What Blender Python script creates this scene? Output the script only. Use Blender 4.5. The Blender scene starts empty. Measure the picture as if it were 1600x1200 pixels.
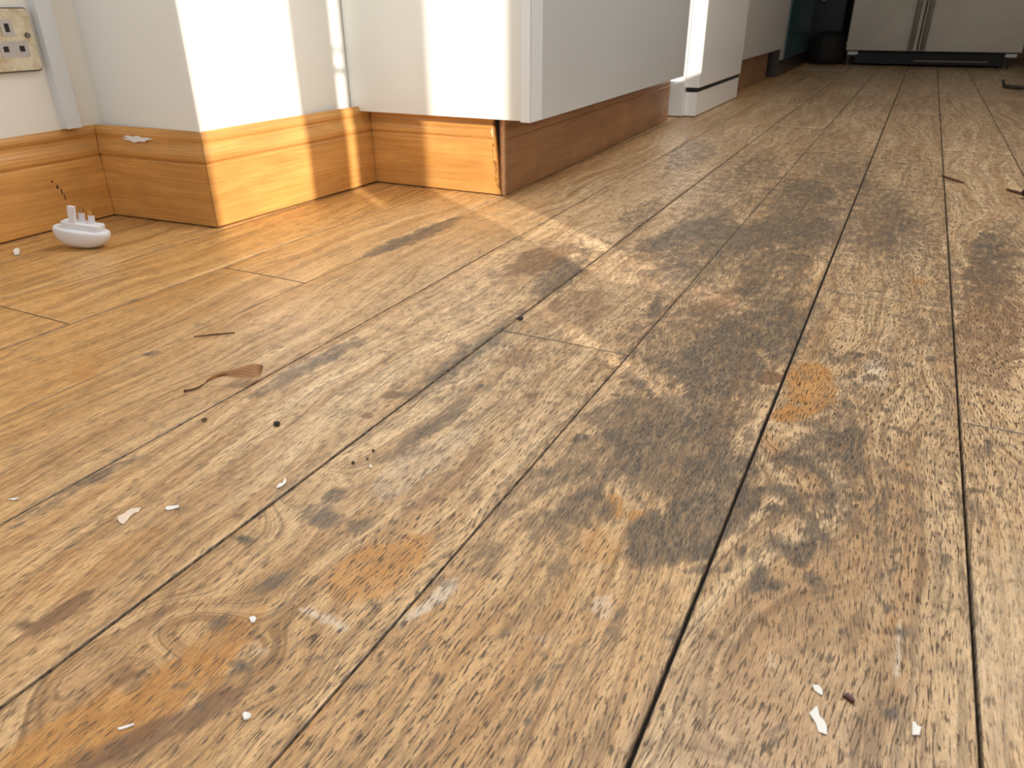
import bpy, bmesh, math, random
import numpy as np
from mathutils import Vector, Matrix

SC = bpy.context.scene
COL = SC.collection
random.seed(7)
RNG = np.random.default_rng(7)

# ------------------------------------------------------------------ camera
cam_d = bpy.data.cameras.new('camera')
cam = bpy.data.objects.new('camera', cam_d)
COL.objects.link(cam)
cam_d.sensor_width = 36.0
cam_d.lens = 25.914
cam_d.clip_start = 0.02
cam_d.clip_end = 60
cam_d.dof.use_dof = True
cam_d.dof.focus_distance = 0.62
cam_d.dof.aperture_fstop = 20.0
CR = Vector((0.8916, 0.4529, -0.0060)).normalized()
CF = Vector((-0.4059, 0.7931, -0.4541)).normalized()
CU = CR.cross(CF).normalized()
CR = CF.cross(CU).normalized()
mt = Matrix((CR, CU, -CF)).transposed().to_4x4()
mt.translation = (0, 0, 0.31)
cam.matrix_world = mt
SC.camera = cam

# ------------------------------------------------------------------ light
SC.view_settings.view_transform = 'Standard'
SC.view_settings.look = 'None'
SC.view_settings.exposure = 0.12
SC.view_settings.gamma = 1.0
SC.view_settings.use_curve_mapping = False
world = bpy.data.worlds.new('daylight')
SC.world = world
world.use_nodes = True
wn = world.node_tree.nodes['Background']
wn.inputs['Color'].default_value = (0.93, 0.97, 1.0, 1)
wn.inputs['Strength'].default_value = 0.80

SUN_EL = math.radians(18.0)
SUN_T = Vector((-1.0, 0.725, 0)).normalized() * math.cos(SUN_EL)   # direction the sunlight travels
SUN_T.z = -math.sin(SUN_EL)
sd = bpy.data.lights.new('sun', 'SUN')
sd.energy = 5.5
sd.angle = math.radians(0.35)
sd.color = (1.0, 0.93, 0.82)
sun = bpy.data.objects.new('sun', sd)
sun.rotation_euler = SUN_T.to_track_quat('-Z', 'Y').to_euler()
sun.location = (4, -3, 3)
COL.objects.link(sun)

ad = bpy.data.lights.new('overhead_fill', 'AREA')      # added unseen area lamp below the ceiling, for fill and soft shadows
ad.shape = 'RECTANGLE'
ad.size = 0.9
ad.size_y = 0.8
ad.energy = 24
ad.color = (1.0, 0.985, 0.96)
al = bpy.data.objects.new('overhead_fill', ad)
al.location = (0.15, 1.45, 2.25)
al.rotation_euler = Vector((-0.18, -0.30, -1)).to_track_quat('-Z', 'Y').to_euler()
COL.objects.link(al)

# ------------------------------------------------------------------ material helpers
class NT:
    def __init__(s, name):
        s.m = bpy.data.materials.new(name); s.m.use_nodes = True
        s.t = s.m.node_tree; s.b = s.t.nodes['Principled BSDF']
    def new(s, k): return s.t.nodes.new(k)
    def put(s, sock, v):
        if hasattr(v, 'is_output') or isinstance(v, bpy.types.NodeSocket): s.t.links.new(v, sock)
        elif isinstance(v, (tuple, list)): sock.default_value = (*v, 1) if len(v) == 3 and sock.type == 'RGBA' else v
        else: sock.default_value = v
    def mth(s, op, a, b=0.5, c=None, clamp=False):
        n = s.new('ShaderNodeMath'); n.operation = op; n.use_clamp = clamp
        s.put(n.inputs[0], a); s.put(n.inputs[1], b)
        if c is not None: s.put(n.inputs[2], c)
        return n.outputs[0]
    def mix(s, f, a, b, mode='MIX'):
        n = s.new('ShaderNodeMix'); n.data_type = 'RGBA'; n.blend_type = mode
        s.put(n.inputs[0], f); s.put(n.inputs[6], a); s.put(n.inputs[7], b)
        return n.outputs[2]
    def scale(s, vec, sc):
        n = s.new('ShaderNodeVectorMath'); n.operation = 'MULTIPLY'
        s.put(n.inputs[0], vec); n.inputs[1].default_value = sc
        return n.outputs[0]
    def noise(s, vec, detail=2.0, rough=0.5, scale=1.0, dist=0.0):
        n = s.new('ShaderNodeTexNoise'); n.noise_dimensions = '3D'
        s.put(n.inputs['Vector'], vec); n.inputs['Scale'].default_value = scale
        n.inputs['Detail'].default_value = detail; n.inputs['Roughness'].default_value = rough
        n.inputs['Distortion'].default_value = dist
        return n.outputs['Fac']
    def step(s, v, a, b, c=0.0, d=1.0):
        n = s.new('ShaderNodeMapRange'); n.interpolation_type = 'SMOOTHSTEP'
        s.put(n.inputs[0], v)
        for i, q in enumerate((a, b, c, d)): s.put(n.inputs[1 + i], q)
        return n.outputs[0]
    def pos(s): return s.new('ShaderNodeNewGeometry').outputs['Position']
    def obj(s): return s.new('ShaderNodeTexCoord').outputs['Object']
    def bump(s, h, strength, dist):
        n = s.new('ShaderNodeBump'); n.inputs['Strength'].default_value = strength
        n.inputs['Distance'].default_value = dist; s.put(n.inputs['Height'], h)
        s.t.links.new(n.outputs[0], s.b.inputs['Normal'])
    def out(s, col=None, rough=None, metal=None, spec=None, coat=None):
        if col is not None: s.put(s.b.inputs['Base Color'], col)
        if rough is not None: s.put(s.b.inputs['Roughness'], rough)
        if metal is not None: s.put(s.b.inputs['Metallic'], metal)
        if spec is not None: s.put(s.b.inputs['Specular IOR Level'], spec)
        if coat is not None: s.put(s.b.inputs['Coat Weight'], coat)
        return s.m

def simple(name, col, rough=0.5, metal=0.0, spec=0.5, var=0.06, sc=12.0, bump=0.0):
    t = NT(name)
    n = t.noise(t.obj(), 3, 0.6, sc)
    c = t.mix(n, tuple(max(0, q * (1 - var)) for q in col), tuple(min(1, q * (1 + var)) for q in col))
    if bump: t.bump(t.noise(t.obj(), 4, 0.6, sc * 6), bump, 0.002)
    return t.out(c, rough, metal, spec)

def board_material():
    t = NT('worn_oak_board')
    uvn = t.new('ShaderNodeUVMap'); uvn.uv_map = 'grain'; uv = uvn.outputs[0]
    a1 = t.new('ShaderNodeAttribute'); a1.attribute_name = 'wear_a'
    a2 = t.new('ShaderNodeAttribute'); a2.attribute_name = 'wear_b'
    s1 = t.new('ShaderNodeSeparateColor'); t.put(s1.inputs[0], a1.outputs['Color'])
    s2 = t.new('ShaderNodeSeparateColor'); t.put(s2.inputs[0], a2.outputs['Color'])
    G, O, W = s1.outputs; P, L, B = s2.outputs
    TN = a1.outputs['Alpha']
    pos = t.pos()
    fbn = t.new('ShaderNodeUVMap'); fbn.uv_map = 'fibre'; fb = fbn.outputs[0]
    nP = t.noise(t.scale(fb, (760, 85, 0)), 3, 0.6)
    nF = t.noise(t.scale(fb, (1700, 150, 0)), 2, 0.65)
    nB = t.noise(t.scale(uv, (55, 2.5, 0)), 3, 0.6)
    nR = t.noise(t.scale(uv, (210, 5, 0)), 3, 0.6)
    nQ = t.noise(t.scale(uv, (330, 11, 0)), 3, 0.65)
    nM = t.noise(t.scale(fb, (150, 34, 0)), 5, 0.75)
    nL = t.noise(t.scale(pos, (60, 36, 1)), 6, 0.72)
    nS = t.noise(t.scale(pos, (330, 200, 1)), 3, 0.6)
    nT = t.noise(t.scale(pos, (9, 6, 1)), 3, 0.6)
    worn = t.mix(t.step(nB, 0.3, 0.7), (0.52, 0.325, 0.172), (0.80, 0.575, 0.345))
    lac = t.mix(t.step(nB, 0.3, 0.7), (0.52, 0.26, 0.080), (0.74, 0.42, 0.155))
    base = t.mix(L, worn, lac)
    tone = t.mth('MULTIPLY_ADD', TN, 0.5, 0.655)
    base = t.mix(1.0, base, tone, 'MULTIPLY')
    f = t.step(nF, 0.25, 0.75, 0.78, 1.2)
    base = t.mix(1.0, base, f, 'MULTIPLY')
    r = t.step(nR, 0.48, 0.66, 1.04, 0.66)
    base = t.mix(1.0, base, r, 'MULTIPLY')
    q_ = t.mth('MULTIPLY', t.step(nQ, 0.50, 0.66), t.mth('MULTIPLY', t.mth('MINIMUM', P, 1.0), 0.55))
    base = t.mix(q_, base, (0.19, 0.105, 0.05))
    bl = t.step(nL, 0.38, 0.68, 1.08, 0.86)
    base = t.mix(1.0, base, bl, 'MULTIPLY')
    # orange varnish left in patches, brown water marks, pale chalky smears
    of = t.step(t.mth('ADD', O, t.mth('MULTIPLY_ADD', nL, 0.7, -0.35)), 0.15, 0.95, 0.0, 0.74)
    base = t.mix(of, base, t.mix(t.step(nM, 0.3, 0.62), (0.38, 0.150, 0.030), (0.62, 0.30, 0.08)))
    bf = t.step(t.mth('ADD', B, t.mth('MULTIPLY_ADD', nM, 1.4, -0.7)), 0.2, 1.0, 0.0, 0.8)
    base = t.mix(bf, base, t.mix(nM, (0.085, 0.042, 0.028), (0.28, 0.14, 0.07)))
    wf = t.step(t.mth('ADD', W, t.mth('MULTIPLY_ADD', nS, 0.8, -0.40)), 0.25, 0.9, 0.0, 0.75)
    base = t.mix(wf, base, (0.76, 0.64, 0.50))
    # open pores filled with dirt
    pm = t.mth('MULTIPLY', t.step(nP, 0.53, 0.63), P, clamp=True)
    base = t.mix(t.mth('MULTIPLY', pm, 0.92), base, (0.065, 0.038, 0.021))
    sp = t.mth('MULTIPLY', t.step(nS, 0.62, 0.72), P, clamp=True)
    base = t.mix(t.mth('MULTIPLY', sp, 0.6), base, (0.09, 0.055, 0.033))
    # ground-in grime
    gm = t.mth('ADD', t.mth('ADD', t.mth('MINIMUM', G, 1.15), t.mth('MULTIPLY_ADD', nL, 1.7, -0.85)), t.mth('MULTIPLY_ADD', nP, 1.0, -0.5))
    gm = t.mth('ADD', gm, t.mth('MULTIPLY_ADD', nM, 2.4, -1.2))
    gf = t.mth('MULTIPLY', t.step(gm, 0.22, 1.35, 0.0, 0.97), t.step(nF, 0.35, 0.75, 1.0, 0.66))
    g1 = t.step(gm, 0.02, 0.75, 0.0, 0.62)
    base = t.mix(g1, base, t.mix(nF, (0.12, 0.078, 0.046), (0.30, 0.205, 0.125)))
    fleck = t.step(t.noise(t.scale(fb, (230, 40, 0)), 4, 0.75), 0.48, 0.60, 1.0, 0.42)
    gf = t.mth('MULTIPLY', gf, fleck)
    base = t.mix(gf, base, t.mix(t.step(nF, 0.3, 0.75), (0.032, 0.027, 0.023), (0.20, 0.165, 0.13)))
    rough = t.step(nL, 0.3, 0.7, 0.27, 0.47)
    rough = t.mth('ADD', rough, t.mth('MULTIPLY', L, -0.03))
    h = t.mth('ADD', t.mth('MULTIPLY', pm, -1.2), t.mth('MULTIPLY', nF, 0.5))
    t.bump(h, 0.35, 0.0006)
    return t.out(base, rough, 0, 0.42)

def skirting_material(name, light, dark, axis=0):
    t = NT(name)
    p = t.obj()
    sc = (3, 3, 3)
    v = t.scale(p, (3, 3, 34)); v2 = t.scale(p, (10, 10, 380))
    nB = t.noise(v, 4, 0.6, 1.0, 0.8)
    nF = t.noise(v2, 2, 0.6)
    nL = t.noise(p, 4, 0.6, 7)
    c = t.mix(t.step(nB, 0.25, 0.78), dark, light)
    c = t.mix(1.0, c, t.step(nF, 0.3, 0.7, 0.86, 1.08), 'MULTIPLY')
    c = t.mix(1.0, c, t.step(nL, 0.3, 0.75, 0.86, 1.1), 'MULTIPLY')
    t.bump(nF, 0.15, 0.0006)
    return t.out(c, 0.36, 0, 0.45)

M = {}
M['board'] = board_material()
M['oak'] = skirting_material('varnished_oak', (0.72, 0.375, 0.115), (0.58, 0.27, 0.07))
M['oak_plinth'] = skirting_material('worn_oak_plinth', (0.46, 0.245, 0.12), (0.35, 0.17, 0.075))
M['raw_edge'] = simple('raw_wood_edge', (0.60, 0.36, 0.20), 0.8, var=0.4, sc=150)
M['gap'] = simple('dark_gap', (0.02, 0.018, 0.016), 0.9)
M['wall'] = simple('cream_wall_paint', (0.87, 0.845, 0.79), 0.6, var=0.025, sc=9, bump=0.08)
M['wall_white'] = simple('white_wall_paint', (0.90, 0.91, 0.88), 0.5, var=0.02, sc=9, bump=0.06)
M['ceil'] = simple('ceiling_paint', (0.82, 0.82, 0.80), 0.8)
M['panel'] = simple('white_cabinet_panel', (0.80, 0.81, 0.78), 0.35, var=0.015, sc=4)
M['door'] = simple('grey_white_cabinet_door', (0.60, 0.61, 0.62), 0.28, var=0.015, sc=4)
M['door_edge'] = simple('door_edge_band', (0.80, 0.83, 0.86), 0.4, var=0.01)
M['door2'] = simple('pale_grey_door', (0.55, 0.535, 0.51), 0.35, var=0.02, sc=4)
M['enamel'] = simple('white_enamel', (0.90, 0.90, 0.89), 0.22, var=0.01)
M['rubber'] = simple('black_rubber', (0.015, 0.015, 0.016), 0.7)
M['black'] = simple('black_panel', (0.018, 0.018, 0.02), 0.45)
M['soft_black'] = simple('soft_black', (0.012, 0.010, 0.010), 0.8)
M['steel'] = simple('brushed_steel', (0.58, 0.55, 0.50), 0.42, metal=0.55, var=0.08, sc=20)
M['dark_steel'] = simple('dark_smoked_metal', (0.10, 0.09, 0.085), 0.3, metal=0.7)
M['teal'] = simple('teal_glass', (0.045, 0.11, 0.135), 0.12, var=0.1)
M['trunk'] = simple('grey_white_plastic', (0.72, 0.75, 0.78), 0.4, var=0.02)
M['plastic'] = simple('white_plastic', (0.76, 0.76, 0.80), 0.32, var=0.02)
M['insert'] = simple('grey_insert_plastic', (0.52, 0.49, 0.47), 0.4)
M['hole'] = simple('socket_hole', (0.012, 0.010, 0.010), 0.6)
M['brass_pin'] = simple('brass', (0.72, 0.48, 0.20), 0.25, metal=1.0)
M['flake'] = simple('white_paint', (0.85, 0.83, 0.80), 0.5, var=0.05, sc=200)
M['flake_pink'] = simple('pinkish_paint', (0.80, 0.64, 0.52), 0.6, var=0.05, sc=200)
M['crumb'] = simple('dark_crumb', (0.02, 0.017, 0.014), 0.7)
M['redcrumb'] = simple('dark_red_crumb', (0.07, 0.012, 0.008), 0.35)
M['browncrumb'] = simple('brown_crumb', (0.10, 0.045, 0.02), 0.7)
M['spill'] = simple('pale_residue', (0.50, 0.43, 0.35), 0.6)

def leaf_material():
    t = NT('dry_leaf')
    uvn = t.new('ShaderNodeUVMap'); uvn.uv_map = 'UVMap'; uv = uvn.outputs[0]
    n = t.noise(t.scale(uv, (5, 2, 1)), 4, 0.6, 1.0, 0.6)
    w = t.new('ShaderNodeTexWave'); w.inputs['Scale'].default_value = 3.2; w.inputs['Distortion'].default_value = 1.5
    rv = t.new('ShaderNodeVectorRotate'); rv.rotation_type = 'Z_AXIS'; t.put(rv.inputs[0], uv); rv.inputs['Angle'].default_value = 0.7
    t.put(w.inputs['Vector'], rv.outputs[0])
    c = t.mix(n, (0.55, 0.30, 0.13), (0.85, 0.56, 0.32))
    c = t.mix(t.mth('MULTIPLY', w.outputs['Fac'], 0.35), c, (0.20, 0.09, 0.045))
    g = t.new('ShaderNodeSeparateXYZ'); t.put(g.inputs[0], uv)
    c = t.mix(t.step(g.outputs[0], 0.72, 1.0, 0, 0.7), c, (0.20, 0.14, 0.12))
    return t.out(c, 0.45, 0, 0.4)
M['leaf'] = leaf_material()

def plate_material():
    t = NT('worn_brass_chrome')
    n = t.noise(t.obj(), 4, 0.7, 45)
    c = t.mix(t.step(n, 0.35, 0.7), (0.86, 0.80, 0.64), (0.62, 0.52, 0.34))
    return t.out(c, t.step(n, 0.3, 0.7, 0.22, 0.42), 0.75, 0.5)
M['plate'] = plate_material()

def fridge_material():
    t = NT('fridge_steel')
    n = t.noise(t.scale(t.obj(), (2, 2, 4)), 4, 0.6)
    g = t.new('ShaderNodeSeparateXYZ'); t.put(g.inputs[0], t.obj())
    c = t.mix(t.step(n, 0.3, 0.7), (0.42, 0.37, 0.30), (0.50, 0.455, 0.375))
    return t.out(c, 0.42, 0.25, 0.5)
M['fridge'] = fridge_material()

# ------------------------------------------------------------------ mesh helpers
def link(name, me, mat, parent=None):
    o = bpy.data.objects.new(name, me); COL.objects.link(o)
    if mat is not None and not me.materials: me.materials.append(mat)
    if parent is not None: o.parent = parent
    return o
def finish(name, bm, mat, parent=None, smooth=False, bevel=0.0, seg=2):
    if bevel:
        es = [e for e in bm.edges if len(e.link_faces) == 2 and e.calc_face_angle(0) > 0.6]
        bmesh.ops.bevel(bm, geom=es, offset=bevel, segments=seg, profile=0.6, affect='EDGES', clamp_overlap=True)
    bmesh.ops.recalc_face_normals(bm, faces=bm.faces)
    me = bpy.data.meshes.new(name); bm.to_mesh(me); bm.free()
    if smooth:
        for p in me.polygons: p.use_smooth = True
    elif bevel:
        for p in me.polygons: p.use_smooth = True
        me.set_sharp_from_angle(angle=math.radians(50))
    return link(name, me, mat, parent)
def add_box(bm, x0, x1, y0, y1, z0, z1):
    v = [bm.verts.new((x, y, z)) for z in (z0, z1) for y in (y0, y1) for x in (x0, x1)]
    for f in ((0, 2, 3, 1), (4, 5, 7, 6), (0, 1, 5, 4), (2, 6, 7, 3), (0, 4, 6, 2), (1, 3, 7, 5)):
        bm.faces.new([v[i] for i in f])
def box(name, mat, x0, x1, y0, y1, z0, z1, parent=None, bevel=0.0, seg=2):
    bm = bmesh.new(); add_box(bm, x0, x1, y0, y1, z0, z1)
    return finish(name, bm, mat, parent, bevel=bevel, seg=seg)
def add_prism(bm, pts, d):                 # closed polygon pts extruded by vector d
    a = [bm.verts.new(p) for p in pts]; b = [bm.verts.new(Vector(p) + Vector(d)) for p in pts]
    n = len(pts)
    bm.faces.new(a[::-1]); bm.faces.new(b)
    for i in range(n): bm.faces.new((a[i], a[(i + 1) % n], b[(i + 1) % n], b[i]))
def tube(bm, pts, rad, n=8, cap=True):
    rings = []
    for i, p in enumerate(pts):
        p = Vector(p); d = (Vector(pts[min(i + 1, len(pts) - 1)]) - Vector(pts[max(i - 1, 0)])).normalized()
        u = d.cross(Vector((0, 0, 1)) if abs(d.z) < 0.9 else Vector((1, 0, 0))).normalized(); w = d.cross(u)
        r = rad[i] if isinstance(rad, (list, tuple)) else rad
        rings.append([bm.verts.new(p + (u * math.cos(a) + w * math.sin(a)) * r) for a in [2 * math.pi * k / n for k in range(n)]])
    for a, b in zip(rings, rings[1:]):
        for k in range(n): bm.faces.new((a[k], a[(k + 1) % n], b[(k + 1) % n], b[k]))
    if cap: bm.faces.new(rings[0][::-1]); bm.faces.new(rings[-1])
def empty(name, loc=(0, 0, 0)):
    o = bpy.data.objects.new(name, None); o.empty_display_size = 0.05; o.location = loc; COL.objects.link(o)
    return o
def tag(o, label=None, cat=None, group=None, kind=None):
    for k, v in (('label', label), ('category', cat), ('group', group), ('kind', kind)):
        if v: o[k] = v
    return o
def structure(o, label=None):
    o['kind'] = 'structure'
    if label: o['label'] = label
    return o

# ------------------------------------------------------------------ numpy noise
def _hash(ix, iy, s):
    h = (ix.astype(np.int64) * 374761393 + iy.astype(np.int64) * 668265263 + s * 1442695041) & 0x7fffffff
    h = ((h ^ (h >> 13)) * 1274126177) & 0x7fffffff
    return ((h ^ (h >> 16)) & 0xffff) / 65535.0
def vnoise(x, y, s=0):
    ix = np.floor(x); iy = np.floor(y); fx = x - ix; fy = y - iy
    fx = fx * fx * (3 - 2 * fx); fy = fy * fy * (3 - 2 * fy)
    a = _hash(ix, iy, s); b = _hash(ix + 1, iy, s); c = _hash(ix, iy + 1, s); d = _hash(ix + 1, iy + 1, s)
    return a + (b - a) * fx + (c - a) * fy + (a - b - c + d) * fx * fy
def fbm(x, y, s=0, o=4):
    t = 0; a = 0.5; n = 0
    for k in range(o):
        t = t + a * vnoise(x * 2 ** k, y * 2 ** k, s + k * 17); n += a; a *= 0.55
    return t / n

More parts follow.
